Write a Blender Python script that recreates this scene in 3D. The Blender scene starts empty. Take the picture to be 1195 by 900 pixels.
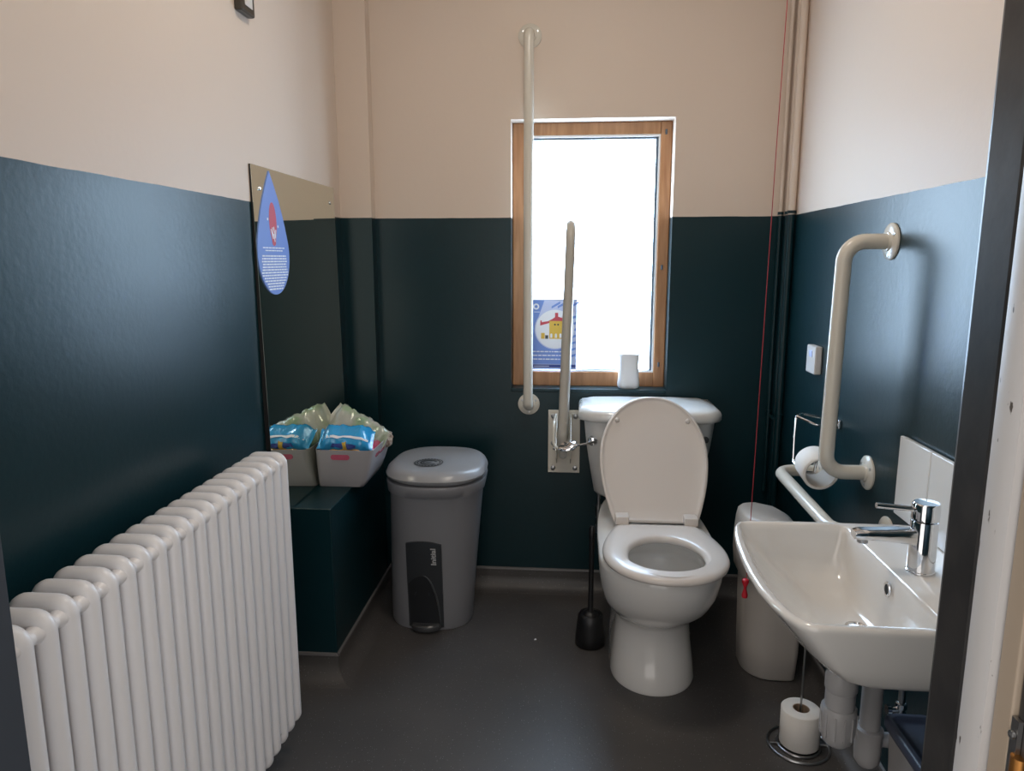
import bpy, bmesh, math, random
from mathutils import Vector, Matrix, noise
from math import sin, cos, pi, radians
random.seed(7)
C = bpy.context.scene.collection
XL, XR, D, YP, ZP = -.863, .781, 2.741, 2.715, 1.473
H = 1.32
YF = .65            # inner face of the front wall
ZC = 2.55           # ceiling

# ------------------------------------------------------------------ materials
def mat(name, col, rough=.5, metal=0., **k):
    m = bpy.data.materials.new(name); m.use_nodes = True
    b = m.node_tree.nodes['Principled BSDF']
    b.inputs['Base Color'].default_value = (*col, 1)
    b.inputs['Roughness'].default_value = rough
    b.inputs['Metallic'].default_value = metal
    for n, v in k.items():
        b.inputs[n.replace('_', ' ')].default_value = v
    return m
def bsdf(m): return m.node_tree.nodes['Principled BSDF']
def noise_bump(m, scale, strength, dist=.002, detail=3):
    nt = m.node_tree; n = nt.nodes.new('ShaderNodeTexNoise'); n.inputs['Scale'].default_value = scale
    n.inputs['Detail'].default_value = detail
    g = nt.nodes.new('ShaderNodeNewGeometry'); nt.links.new(g.outputs['Position'], n.inputs['Vector'])
    b = nt.nodes.new('ShaderNodeBump'); b.inputs['Strength'].default_value = strength; b.inputs['Distance'].default_value = dist
    nt.links.new(n.outputs['Fac'], b.inputs['Height']); nt.links.new(b.outputs['Normal'], bsdf(m).inputs['Normal'])
    return n
def vary(m, c1, c2, scale, lo=.4, hi=.6, detail=4, coords='Position', stretch=None):
    nt = m.node_tree; n = nt.nodes.new('ShaderNodeTexNoise'); n.inputs['Scale'].default_value = scale
    n.inputs['Detail'].default_value = detail
    g = nt.nodes.new('ShaderNodeNewGeometry'); src = g.outputs['Position']
    if stretch:
        mp = nt.nodes.new('ShaderNodeMapping'); mp.inputs['Scale'].default_value = stretch
        nt.links.new(src, mp.inputs['Vector']); src = mp.outputs['Vector']
    nt.links.new(src, n.inputs['Vector'])
    r = nt.nodes.new('ShaderNodeValToRGB'); r.color_ramp.elements[0].position = lo; r.color_ramp.elements[1].position = hi
    r.color_ramp.elements[0].color = (*c1, 1); r.color_ramp.elements[1].color = (*c2, 1)
    nt.links.new(n.outputs['Fac'], r.inputs['Fac']); nt.links.new(r.outputs['Color'], bsdf(m).inputs['Base Color'])
    return r

CREAM = (.67, .56, .47); TEAL = (.0028, .0225, .0285)
def wall_paint(name, z=ZP, bump=.22):
    m = mat(name, CREAM, .55); nt = m.node_tree; b = bsdf(m)
    g = nt.nodes.new('ShaderNodeNewGeometry'); s = nt.nodes.new('ShaderNodeSeparateXYZ')
    nt.links.new(g.outputs['Position'], s.inputs['Vector'])
    # hand-cut paint line wavers by a millimetre
    wn = nt.nodes.new('ShaderNodeTexNoise'); wn.inputs['Scale'].default_value = 9
    nt.links.new(g.outputs['Position'], wn.inputs['Vector'])
    ma = nt.nodes.new('ShaderNodeMath'); ma.operation = 'MULTIPLY_ADD'; ma.inputs[1].default_value = .004
    nt.links.new(wn.outputs['Fac'], ma.inputs[0]); nt.links.new(s.outputs['Z'], ma.inputs[2])
    c = nt.nodes.new('ShaderNodeMath'); c.operation = 'GREATER_THAN'; c.inputs[1].default_value = z + .002
    nt.links.new(ma.outputs[0], c.inputs[0])
    mx = nt.nodes.new('ShaderNodeMix'); mx.data_type = 'RGBA'
    mx.inputs['A'].default_value = (*TEAL, 1); mx.inputs['B'].default_value = (*CREAM, 1)
    nt.links.new(c.outputs[0], mx.inputs['Factor']); nt.links.new(mx.outputs['Result'], b.inputs['Base Color'])
    r = nt.nodes.new('ShaderNodeMapRange'); r.inputs['To Min'].default_value = .33; r.inputs['To Max'].default_value = .5
    nt.links.new(c.outputs[0], r.inputs['Value']); nt.links.new(r.outputs['Result'], b.inputs['Roughness'])
    n = nt.nodes.new('ShaderNodeTexNoise'); n.inputs['Scale'].default_value = 75; n.inputs['Detail'].default_value = 3
    nt.links.new(g.outputs['Position'], n.inputs['Vector'])
    n2 = nt.nodes.new('ShaderNodeTexNoise'); n2.inputs['Scale'].default_value = 9; n2.inputs['Detail'].default_value = 2
    nt.links.new(g.outputs['Position'], n2.inputs['Vector'])
    ad = nt.nodes.new('ShaderNodeMath'); ad.operation = 'MULTIPLY_ADD'; ad.inputs[1].default_value = 1.5
    nt.links.new(n2.outputs['Fac'], ad.inputs[0]); nt.links.new(n.outputs['Fac'], ad.inputs[2])
    bp = nt.nodes.new('ShaderNodeBump'); bp.inputs['Strength'].default_value = bump; bp.inputs['Distance'].default_value = .0015
    b.inputs['Specular IOR Level'].default_value = .34
    nt.links.new(ad.outputs[0], bp.inputs['Height']); nt.links.new(bp.outputs['Normal'], b.inputs['Normal'])
    return m
M_WALL = wall_paint('wall_paint')
M_TEAL = mat('teal_paint', TEAL, .34, Specular_IOR_Level=.3); noise_bump(M_TEAL, 70, .2)
M_CEIL = mat('ceiling_paint', (.62, .58, .53), .8); noise_bump(M_CEIL, 60, .1)
M_FLOOR = mat('floor_vinyl', (.062, .058, .056), .46)
vary(M_FLOOR, (.062, .058, .057), (.090, .083, .079), 3, .3, .75, 6)
noise_bump(M_FLOOR, 120, .25)
def add_specks(m):
    nt = m.node_tree; b = bsdf(m); src = b.inputs['Base Color'].links[0].from_socket
    v = nt.nodes.new('ShaderNodeTexVoronoi'); v.inputs['Scale'].default_value = 150
    g = nt.nodes.new('ShaderNodeNewGeometry'); nt.links.new(g.outputs['Position'], v.inputs['Vector'])
    l = nt.nodes.new('ShaderNodeMath'); l.operation = 'LESS_THAN'; l.inputs[1].default_value = .16
    nt.links.new(v.outputs['Distance'], l.inputs[0])
    wn = nt.nodes.new('ShaderNodeSeparateColor'); nt.links.new(v.outputs['Color'], wn.inputs[0])
    g2 = nt.nodes.new('ShaderNodeMath'); g2.operation = 'GREATER_THAN'; g2.inputs[1].default_value = .72
    nt.links.new(wn.outputs[0], g2.inputs[0])
    mu = nt.nodes.new('ShaderNodeMath'); mu.operation = 'MULTIPLY'; nt.links.new(l.outputs[0], mu.inputs[0]); nt.links.new(g2.outputs[0], mu.inputs[1])
    mx = nt.nodes.new('ShaderNodeMix'); mx.data_type = 'RGBA'; mx.inputs['B'].default_value = (.26, .26, .26, 1)
    nt.links.new(mu.outputs[0], mx.inputs['Factor']); nt.links.new(src, mx.inputs['A'])
    nt.links.new(mx.outputs['Result'], b.inputs['Base Color'])
add_specks(M_FLOOR)
M_TRIM = mat('vinyl_cap_strip', (.13, .125, .125), .4)
M_CERAMIC = mat('white_ceramic', (.74, .72, .69), .12, Coat_Weight=.5, Coat_Roughness=.05)
M_SEAT = mat('white_seat_plastic', (.66, .61, .57), .25)
M_RAIL = mat('cream_rail_enamel', (.66, .62, .54), .22)
M_RAIL_DARK = mat('cream_rail_enamel_dark', (.50, .47, .41), .3)  # darker tone of the cream rail enamel
M_RAD = mat('radiator_enamel', (.79, .775, .78), .3)
M_CHROME = mat('chrome', (.82, .83, .85), .08, 1.)
M_STEEL = mat('dull_steel', (.42, .42, .42), .3, 1.)
M_BLACK = mat('black_plastic', (.006, .006, .007), .4)
M_DARK = mat('dark_hole', (.01, .01, .01), .7)
M_GREYBIN = mat('silver_grey_plastic', (.225, .225, .24), .38); noise_bump(M_GREYBIN, 400, .06)
M_GREYLID = mat('silver_grey_lid_plastic', (.30, .30, .31), .28)
M_PANEL = mat('charcoal_plastic', (.032, .036, .041), .35)
M_RECESS_SHADE = mat('recess_shade', (.016, .018, .021), .4)  # darker panel tone, painted-in shade of the pedal hollow
M_PALEPRINT = mat('pale_print', (.5, .5, .5), .5)
M_WOOD = mat('window_pine', (.42, .20, .09), .4)
vary(M_WOOD, (.34, .155, .065), (.50, .26, .125), 6, .3, .7, 5, stretch=(9, 9, .9))
M_WHITE = mat('white_bead', (.8, .8, .8), .4)
M_SEAL = mat('grey_seal', (.08, .10, .12), .5)
M_WHITEPL = mat('white_plastic', (.66, .64, .62), .35)
M_BASKET = mat('basket_plastic', (.40, .38, .39), .45)
M_PAPER = mat('toilet_paper', (.80, .76, .71), .9); noise_bump(M_PAPER, 300, .3, .001)
M_CARD = mat('cardboard_core', (.32, .22, .15), .85)
M_TILE = mat('white_tile', (.72, .71, .68), .15)
M_GROUT = mat('grout', (.35, .34, .32), .9)
M_BLUEPRINT = mat('blue_print', (.16, .27, .66), .45)
M_CORD = mat('red_cord', (.36, .02, .03), .6)
M_RED = mat('red_toggle', (.55, .015, .03), .4)
M_REDPRINT = mat('red_print', (.55, .07, .10), .5)
M_YELPRINT = mat('yellow_print', (.72, .47, .07), .5)
M_DBLUE = mat('dark_blue_print', (.04, .07, .30), .5)
M_PALEB = mat('pale_blue_print', (.52, .58, .82), .5)
M_WPRINT = mat('white_print', (.82, .84, .90), .5)
M_BLUELID = mat('slate_blue_plastic', (.055, .065, .10), .4)
M_FRAME = mat('dark_grey_gloss', (.028, .027, .027), .3); noise_bump(M_FRAME, 40, .15)
vary(M_FRAME, (.024, .023, .023), (.034, .032, .031), 25)
M_FRAMEL = mat('slate_grey_gloss', (.045, .052, .064), .35)
M_JAMBW = mat('white_jamb_paint', (.50, .49, .49), .45)
M_TANJ = mat('tan_jamb_paint', (.36, .29, .22), .5)
vary(M_JAMBW, (.07, .06, .05), (.50, .49, .485), 60, .32, .34, 5, stretch=(1, 2, .5))
M_BRASS = mat('worn_brass', (.55, .25, .07), .35, 1.)
M_MIRROR = mat('mirror_glass', (.80, .83, .74), .02, 1.)
M_GLASS = mat('frosted_glass', (.85, .9, 1), .4)
bsdf(M_GLASS).inputs['Emission Color'].default_value = (.56, .77, 1, 1)
bsdf(M_GLASS).inputs['Emission Strength'].default_value = 10.5
M_FILL_LAMP = mat('fill_lamp_diffuser', (.9, .9, .9), .5)
bsdf(M_FILL_LAMP).inputs['Emission Color'].default_value = (1, .89, .76, 1)
bsdf(M_FILL_LAMP).inputs['Emission Strength'].default_value = 20

# ------------------------------------------------------------------ mesh helpers
def tag(o, label=None, cat=None, group=None, kind=None):
    if label: o['label'] = label
    if cat: o['category'] = cat
    if group: o['group'] = group
    if kind: o['kind'] = kind
    return o
def thing(name, loc, label, cat, group=None):
    o = bpy.data.objects.new(name, None); C.objects.link(o); o.location = loc; o.empty_display_size = .05
    return tag(o, label, cat, group)
def obj(name, bm, m, parent=None, smooth=True, bevel=0, label=None, cat=None, kind=None, angle=35, weld=False, group=None, sub=0):
    """Geometry in bm is in world coordinates; the object's origin goes to the bottom centre (or parent's origin)."""
    bmesh.ops.recalc_face_normals(bm, faces=bm.faces)
    me = bpy.data.meshes.new(name)
    vs = [v.co for v in bm.verts]
    lo = Vector([min(v[i] for v in vs) for i in range(3)]); hi = Vector([max(v[i] for v in vs) for i in range(3)])
    org = Vector(((lo.x+hi.x)/2, (lo.y+hi.y)/2, lo.z))
    for v in bm.verts: v.co -= org
    bm.to_mesh(me); bm.free()
    for mm in (m if isinstance(m, (list, tuple)) else [m]): me.materials.append(mm)
    o = bpy.data.objects.new(name, me); C.objects.link(o)
    if parent:
        o.parent = parent
        w = Vector((0, 0, 0)); p = parent
        while p: w += p.location; p = p.parent
        o.location = org - w
    else: o.location = org
    for p in me.polygons: p.use_smooth = smooth
    if bevel:
        md = o.modifiers.new('bevel', 'BEVEL'); md.width = bevel; md.segments = 3; md.limit_method = 'ANGLE'; md.angle_limit = radians(40)
    if sub:
        md = o.modifiers.new('sub', 'SUBSURF'); md.levels = sub; md.render_levels = sub
    if smooth:
        for e in me.edges: pass
        try: me.set_sharp_from_angle(angle=radians(angle))
        except Exception: pass
        if bevel:
            md = o.modifiers.new('wn', 'WEIGHTED_NORMAL'); md.keep_sharp = True
    return tag(o, label, cat, group, kind)
def B(): return bmesh.new()
def box(bm, lo, hi, mi=0, M=None):
    vs = [bm.verts.new(Vector((x, y, z)) if M is None else M @ Vector((x, y, z))) for x in (lo[0], hi[0]) for y in (lo[1], hi[1]) for z in (lo[2], hi[2])]
    for f in ((0,1,3,2),(4,6,7,5),(0,4,5,1),(2,3,7,6),(0,2,6,4),(1,5,7,3)):
        bm.faces.new([vs[i] for i in f]).material_index = mi
    return bm
def loft(bm, rings, cap0=True, cap1=True, mi=0, closed=True):
    R = [[bm.verts.new(p) for p in r] for r in rings]
    n = len(R[0])
    for a, b in zip(R, R[1:]):
        for i in range(n if closed else n-1):
            j = (i+1) % n
            f = bm.faces.new((a[i], a[j], b[j], b[i])); f.material_index = mi
    if cap0: bm.faces.new(R[0]).material_index = mi
    if cap1: bm.faces.new(list(reversed(R[-1]))).material_index = mi
    return R
def frame_axes(d):
    d = d.normalized(); u = Vector((0, 0, 1)) if abs(d.z) < .9 else Vector((1, 0, 0))
    a = d.cross(u).normalized(); return a, d.cross(a).normalized()
def fillet(pts, r, n=8):
    pts = [Vector(p) for p in pts]; out = [pts[0]]
    for i in range(1, len(pts)-1):
        p = pts[i]; a = (pts[i-1]-p); b = (pts[i+1]-p); ri = r[i-1] if isinstance(r, (list, tuple)) else r
        th = a.angle(b); t = min(ri/math.tan(th/2), a.length*.499, b.length*.499); rr = t*math.tan(th/2)
        a.normalize(); b.normalize(); c = p + (a+b).normalized()*(rr/sin(th/2))
        p0 = p+a*t; p1 = p+b*t; v0 = p0-c; v1 = p1-c; ang = v0.angle(v1); ax = v0.cross(v1).normalized()
        for k in range(n+1): out.append(c + Matrix.Rotation(ang*k/n, 3, ax) @ v0)
    out.append(pts[-1]); return out
def tube(bm, pts, r, n=16, mi=0, cap='flat', rz=None):
    pts = [Vector(p) for p in pts]; rings = []; a = None
    for i, p in enumerate(pts):
        d = (pts[min(i+1, len(pts)-1)] - pts[max(i-1, 0)]).normalized()
        if a is None: a, b = frame_axes(d)
        else:
            a = (a - d*a.dot(d)).normalized(); b = d.cross(a)
        ri = r[i] if isinstance(r, (list, tuple)) else r
        rings.append([p + a*(ri*cos(2*pi*k/n)) + b*(ri*sin(2*pi*k/n)) for k in range(n)])
    if cap == 'round':
        def dome(p, d, ring, ri):
            return [[p + d*(ri*sin(t)) + (q-p)*cos(t) for q in ring] for t in (pi/8, pi/4, 3*pi/8, pi/2*.96)]
        r0 = r[0] if isinstance(r, (list, tuple)) else r; r1 = r[-1] if isinstance(r, (list, tuple)) else r
        s = dome(pts[0], (pts[0]-pts[1]).normalized(), rings[0], r0); e = dome(pts[-1], (pts[-1]-pts[-2]).normalized(), rings[-1], r1)
        rings = list(reversed(s)) + rings + e
    loft(bm, rings, mi=mi); return bm
def lathe(bm, prof, c, axis=(0, 0, 1), n=32, mi=0, cap=True):
    """prof = [(radius, height along axis)]"""
    ax = Vector(axis).normalized(); a, b = frame_axes(ax); c = Vector(c)
    rings = [[c + ax*h + a*(max(r, 1e-4)*cos(2*pi*k/n)) + b*(max(r, 1e-4)*sin(2*pi*k/n)) for k in range(n)] for r, h in prof]
    loft(bm, rings, cap0=cap, cap1=cap, mi=mi); return bm
def prism(bm, poly, o, u, v, w, t, mi=0):
    """poly in 2D (u,v axes) at origin o, extruded along w by t."""
    o, u, v, w = map(Vector, (o, u, v, w))
    a = [o+u*p[0]+v*p[1] for p in poly]
    loft(bm, [a, [q+w*t for q in a]], mi=mi); return bm
def rrect(x0, x1, y0, y1, r, z, n=6):
    r = min(r, (x1-x0)/2*.999, (y1-y0)/2*.999); out = []
    for cx, cy, a0 in ((x1-r, y1-r, 0), (x0+r, y1-r, 90), (x0+r, y0+r, 180), (x1-r, y0+r, 270)):
        for k in range(n+1):
            a = radians(a0+90*k/n); out.append(Vector((cx+r*cos(a), cy+r*sin(a), z)))
    return out
def ellipse2(a, b, n=32, cx=0, cy=0, t0=0): return [(cx+a*cos(t0+2*pi*k/n), cy+b*sin(t0+2*pi*k/n)) for k in range(n)]
def ray_poly(c, poly, ang):
    d = (cos(ang), sin(ang)); best = 1e9
    for i in range(len(poly)):
        x1, y1 = poly[i]; x2, y2 = poly[(i+1) % len(poly)]
        ex, ey = x2-x1, y2-y1; den = d[0]*ey-d[1]*ex
        if abs(den) < 1e-12: continue
        t = ((x1-c[0])*ey-(y1-c[1])*ex)/den; s = ((x1-c[0])*d[1]-(y1-c[1])*d[0])/den
        if t > 0 and -1e-9 <= s <= 1+1e-9: best = min(best, t)
    return (c[0]+d[0]*best, c[1]+d[1]*best)

# ------------------------------------------------------------------ the room
def struct(name, bm, m, parent=None, smooth=False, bevel=0):
    return obj(name, bm, m, parent, smooth=smooth, bevel=bevel, kind=None if parent else 'structure')
YB = -.9   # the corridor reaches behind the camera
struct('floor', box(B(), (-1.9, YB, -.06), (1.9, D+.3, 0)), M_FLOOR)
struct('ceiling', box(B(), (XL-.1, .42, ZC), (XR+.1, D+.3, ZC+.08)), M_CEIL)
struct('wall_left', box(B(), (XL-.12, .5, 0), (XL, D+.3, ZC)), M_WALL)
struct('wall_right', box(B(), (XR, .5, 0), (XR+.12, D+.3, ZC)), M_WALL)
WX0, WX1, WZ0, WZ1 = -.229, .365, .824, 1.823
def wall_with_hole():
    bm = B(); y0, y1 = D, D+.22
    xs = [XL-.0, WX0, WX1, XR+.0]; zs = [0, WZ0, WZ1, ZC]
    for y in (y0, y1):
        g = [[bm.verts.new((x, y, z)) for z in zs] for x in xs]
        for i in range(3):
            for j in range(3):
                if i == 1 and j == 1: continue
                bm.faces.new((g[i][j], g[i+1][j], g[i+1][j+1], g[i][j+1]))
        if y == y0: g0 = g
        else: g1 = g
    for (i, j), (k, l) in (((1,1),(2,1)), ((2,1),(2,2)), ((2,2),(1,2)), ((1,2),(1,1)), ((0,0),(3,0)), ((3,0),(3,3)), ((3,3),(0,3)), ((0,3),(0,0))):
        bm.faces.new((g0[i][j], g0[k][l], g1[k][l], g1[i][j]))
    return bm
struct('wall_back', wall_with_hole(), M_WALL)
struct('wall_corner_pier', box(B(), (XL, YP-.028, 0), (-.745, D, ZC)), M_WALL)
# boxed-in pipes along the left wall
BX, BY, BZ = -.728, 2.05, .565
pb = struct('pipe_boxing', box(B(), (XL, BY, 0), (BX, YP-.028, BZ)), M_TEAL, bevel=.003)
# front wall either side of the door opening, over it, and the lining
JL, JR = -.576, .339
struct('wall_front_hinge_side', box(B(), (JR+.02, .42, 0), (XR, YF, ZC)), M_WALL)
struct('wall_front_latch_side', box(B(), (XL, .42, 0), (JL-.02, YF, ZC)), M_WALL)
struct('wall_front_over_door', box(B(), (JL-.02, .42, 2.12), (JR+.02, YF, ZC)), M_WALL)
struct('trim_1', box(B(), (JL-.02, .40, 0), (JL, YF, 2.12)), M_FRAMEL, bevel=.003)
struct('trim_2', box(B(), (JR, .588, 0), (JR+.02, YF, 2.12)), M_FRAME, bevel=.009)
bm = B()
prism(bm, [(0, 0), (.004, .003), (.006, .010), (.006, .026), (.003, .034), (-.02, .036), (-.02, 0)], (JR, .588, 0), (-1, 0, 0), (0, -1, 0), (0, 0, 1), 2.12)
struct('trim_3', bm, M_JAMBW, smooth=True)
struct('trim_4', box(B(), (JR+.002, .529, 0), (JR+.022, .5515, 2.12)), M_TANJ, bevel=.002)
struct('trim_5', box(B(), (JR+.006, .40, 0), (JR+.026, .5285, 2.12)), M_FRAME, bevel=.002)
struct('trim_6', box(B(), (JL, .42, 2.12), (JR, YF, 2.14)), M_FRAME)
h = obj('door_hinge', tube(B(), [(JR+.004, .517, .885), (JR+.004, .517, .948)], .006), M_BRASS, smooth=True,
        label='worn brass hinge knuckle low on the tan edge of the door jamb', cat='hinge')
bm = B(); box(bm, (JR+.002, .5195, .87), (JR+.0055, .528, .975)); obj('hinge_leaf', bm, M_STEEL, h, smooth=False)
lathe(bm := B(), [(.0035, 0), (.0035, .002), (.002, .003)], (JR+.0015, .5235, .962), (-1, 0, 0), 12); obj('screw', bm, M_STEEL, h)

# coved vinyl skirtings: profile (out from wall, up)
def cove(name, a, b, out, m0=-1, m1=-1):
    a = Vector(a); b = Vector(b); d = (b-a).normalized(); out = Vector(out)
    pr = [(0, .076), (.004, .076), (.0045, .0515)] + [(.0045+.05*(1-cos(t)), .05*(1-sin(t))+.0006) for t in [radians(x) for x in range(0, 91, 10)]] + [(.055, .0), (0, 0)]
    bm = B(); loft(bm, [[a+out*p+Vector((0, 0, q))-d*(p*m0) for p, q in pr], [b+out*p+Vector((0, 0, q))+d*(p*m1) for p, q in pr]])
    o = struct(name, bm, M_FLOOR, smooth=True)
    bm = B(); prism(bm, [(0, .076), (.006, .076), (.0075, .079), (.006, .085), (0, .087)], a, out, (0, 0, 1), d, (b-a).length)
    obj('cap_strip', bm, M_TRIM, o, smooth=False)
cove('baseboard_back', (BX, D, 0), (XR, D, 0), (0, -1, 0))
cove('baseboard_boxing_side', (BX, BY, 0), (BX, D, 0), (1, 0, 0), 1, -1)
cove('baseboard_boxing_end', (XL, BY, 0), (BX, BY, 0), (0, -1, 0), -1, 1)
cove('baseboard_right', (XR, YF, 0), (XR, D, 0), (-1, 0, 0), 0, -1)
cove('baseboard_left', (XL, YF, 0), (XL, BY, 0), (1, 0, 0), 0, -1)

# ------------------------------------------------------------------ window
def window():
    yf = D+.075; yb = D+.135
    w = bpy.data.objects.new('window_1', None); C.objects.link(w); w.location = ((WX0+WX1)/2, yf, WZ0); w['kind'] = 'structure'
    gx0, gx1, gz0, gz1 = -.150, .316, .888, 1.765
    def rail(lo, hi): obj('window_frame_rail', box(B(), lo, hi), M_WOOD, w, bevel=.004)
    rail((WX0, yf, WZ0), (gx0, yb, WZ1)); rail((gx1+.006, yf, WZ0), (WX1, yb, WZ1))
    rail((gx0, yf+.001, WZ0), (gx1+.006, yb, gz0-.006)); rail((gx0, yf+.001, gz1+.012), (gx1+.006, yb, WZ1))
    bm = B()  # white bead round the pane
    box(bm, (gx0, yf+.004, gz1+.004), (gx1+.006, yf+.03, gz1+.012)); box(bm, (gx0, yf+.004, gz0-.006), (gx1+.006, yf+.03, gz0))
    box(bm, (gx1, yf+.004, gz0), (gx1+.006, yf+.03, gz1+.004))
    obj('glazing_bead', bm, M_WHITE, w, smooth=False)
    bm = B(); box(bm, (gx0, yf+.012, gz1-.003), (gx1, yf+.03, gz1+.004)); box(bm, (gx1-.009, yf+.012, gz0), (gx1, yf+.03, gz1)); box(bm, (gx0, yf+.012, gz0), (gx1-.004, yf+.03, gz0+.003))
    obj('seal', bm, M_SEAL, w, smooth=False)
    obj('pane', box(B(), (gx0-.004, yf+.024, gz0-.003), (gx1, yf+.034, gz1+.003)), M_GLASS, w, smooth=False, label='frosted glass pane lit by daylight')
    for z in (.905, 1.28, 1.775):
        obj('hinge', tube(B(), [(gx1+.026, yf-.001, z), (gx1+.026, yf-.001, z+.018)], .004, 10), M_SEAL, w)
window()
struct('window_sill', box(B(), (WX0-.0, D-.004, WZ0-.012), (WX1+.0, D+.077, WZ0+.002)), M_TEAL, bevel=.003)

# ------------------------------------------------------------------ poster in the window
def poster():
    y = D+.0735; x0, x1, z0, z1 = -.175, .022, .892, 1.168
    t = thing('window_poster', ((x0+x1)/2, y, z0), 'blue and white picture notice with yellow house, propped in the window', 'poster')
    obj('sheet', box(B(), (x0, y-.002, z0), (x1, y, z1)), M_PALEB, t, smooth=False)
    u, v, w = (1, 0, 0), (0, 0, 1), (0, -1, 0)
    def flat(name, polys, m, d, parent=t):
        bm = B()
        if name in ('text_line', 'stripe', 'dark_window', 'picture_window'):
            for p in polys:
                bm = B()
                for q in (p if isinstance(p[0][0], tuple) else [p]): prism(bm, q, (x0, y-.002, z0), u, v, w, d)
                obj(name, bm, m, parent, smooth=False)
            return
        for p in polys: prism(bm, p, (x0, y-.002, z0), u, v, w, d)
        return obj(name, bm, m, parent, smooth=False)
    W, Hh = x1-x0, z1-z0
    # blue field to the left and below, pale border along the rim
    cx, cz, R = .112, .158, .076
    fld = [(.004, .018)] + [(W*.83, .018), (W*.80, .07)]
    arc = [(cx+ (R+.004)*cos(a), cz+(R+.004)*sin(a)) for a in [radians(q) for q in range(-45, -225, -9)]]
    flat('blue_field', [[(.004, .02), (.150, .02), (.168, .100)] + arc + [(.070, Hh-.006), (.004, Hh-.006)]], M_BLUEPRINT, .0004)
    flat('footer', [[(.004, .006), (W-.004, .006), (W-.004, .018), (.004, .018)]], M_DBLUE, .0004)
    st = []
    for i in range(9):
        zz = .045 + i*.025
        if zz < .2: st.append([(.168, zz), (.194, zz+.008), (.194, zz+.017), (.168, zz+.009)])
    for k in range(4):
        xx = .098+k*.024; st.append([(xx, Hh-.038+k*.001), (xx+.034, Hh-.018), (xx+.034, Hh-.009), (xx, Hh-.029+k*.001)])
    flat('stripe', st, M_BLUEPRINT, .0004)
    flat('disc', [ellipse2(R, R, 40, cx, cz)], M_WPRINT, .0007)
    house = flat('house_picture', [[(.090, .120), (.155, .120), (.155, .190), (.090, .190)], [(.058, .120), (.072, .120), (.072, .143), (.058, .143)]], M_YELPRINT, .0010)
    flat('red_roof', [[(.086, .190), (.160, .190), (.148, .200), (.124, .207), (.124, .222), (.112, .222), (.112, .205), (.100, .197)], [(.054, .172), (.090, .182), (.090, .190), (.060, .185), (.060, .192), (.055, .192)]], M_REDPRINT, .0013, house)
    flat('picture_window', [[(q, .124), (q+.008, .124), (q+.008, .138), (q+.004, .142), (q, .138)] for q in (.094, .112, .130)] + [[(.060, .155), (.090, .155), (.090, .170), (.066, .168)]], M_WPRINT, .0013, house)
    flat('dark_window', [ellipse2(.0035, .0035, 12, .112, .176), ellipse2(.0035, .0035, 12, .124, .176), [(.074, .120), (.086, .120), (.086, .134), (.074, .134)]], M_PANEL, .0015, house)
    # ring emblem and the rows of small lettering
    flat('ring_emblem', [ellipse2(.012, .012, 24, .038, Hh-.030)], M_WPRINT, .0007)
    flat('ring_centre', [ellipse2(.006, .006, 20, .038, Hh-.030)], M_BLUEPRINT, .0009)
    rows = []; random.seed(3)
    for r_, (zz, xe) in enumerate(((.067, .140), (.052, .150), (.037, .150))):
        x = .012; line = []
        while x < xe:
            l = random.uniform(.006, .02)
            line.append([(x, zz), (min(x+l, xe), zz), (min(x+l, xe), zz+.0045), (x, zz+.0045)]); x += l+.003
        rows.append(line)
    rows.append([(.03, Hh-.052), (.052, Hh-.052), (.052, Hh-.050), (.03, Hh-.050)]); rows.append([(.03, .0105), (.09, .0105), (.09, .0125), (.03, .0125)])
    flat('text_line', rows, M_WPRINT, .0007)
poster()

# white air freshener on the sill
def freshener():
    c = (.224, D+.036, WZ0+.0025)
    bm = B(); pr = [(.88, 0), (1, .006), (1.03, .02), (.98, .035), (.93, .06), (.90, .085), (.92, .108), (.96, .125), (.99, .133)]
    rings = [rrect(c[0]-.041*s, c[0]+.041*s, c[1]-.022*s, c[1]+.022*s, .018, c[2]+z) for s, z in pr]
    # dished top: corners stand proud
    s = .93; rings += [rrect(c[0]-.041*s, c[0]+.041*s, c[1]-.022*s, c[1]+.022*s, .016, c[2]+.133), rrect(c[0]-.03, c[0]+.03, c[1]-.016, c[1]+.016, .012, c[2]+.126)]
    loft(bm, rings)
    obj('air_freshener', bm, M_WHITEPL, smooth=True, angle=50, label='small white waisted plastic pot standing on the window sill', cat='air freshener')
freshener()

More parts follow.
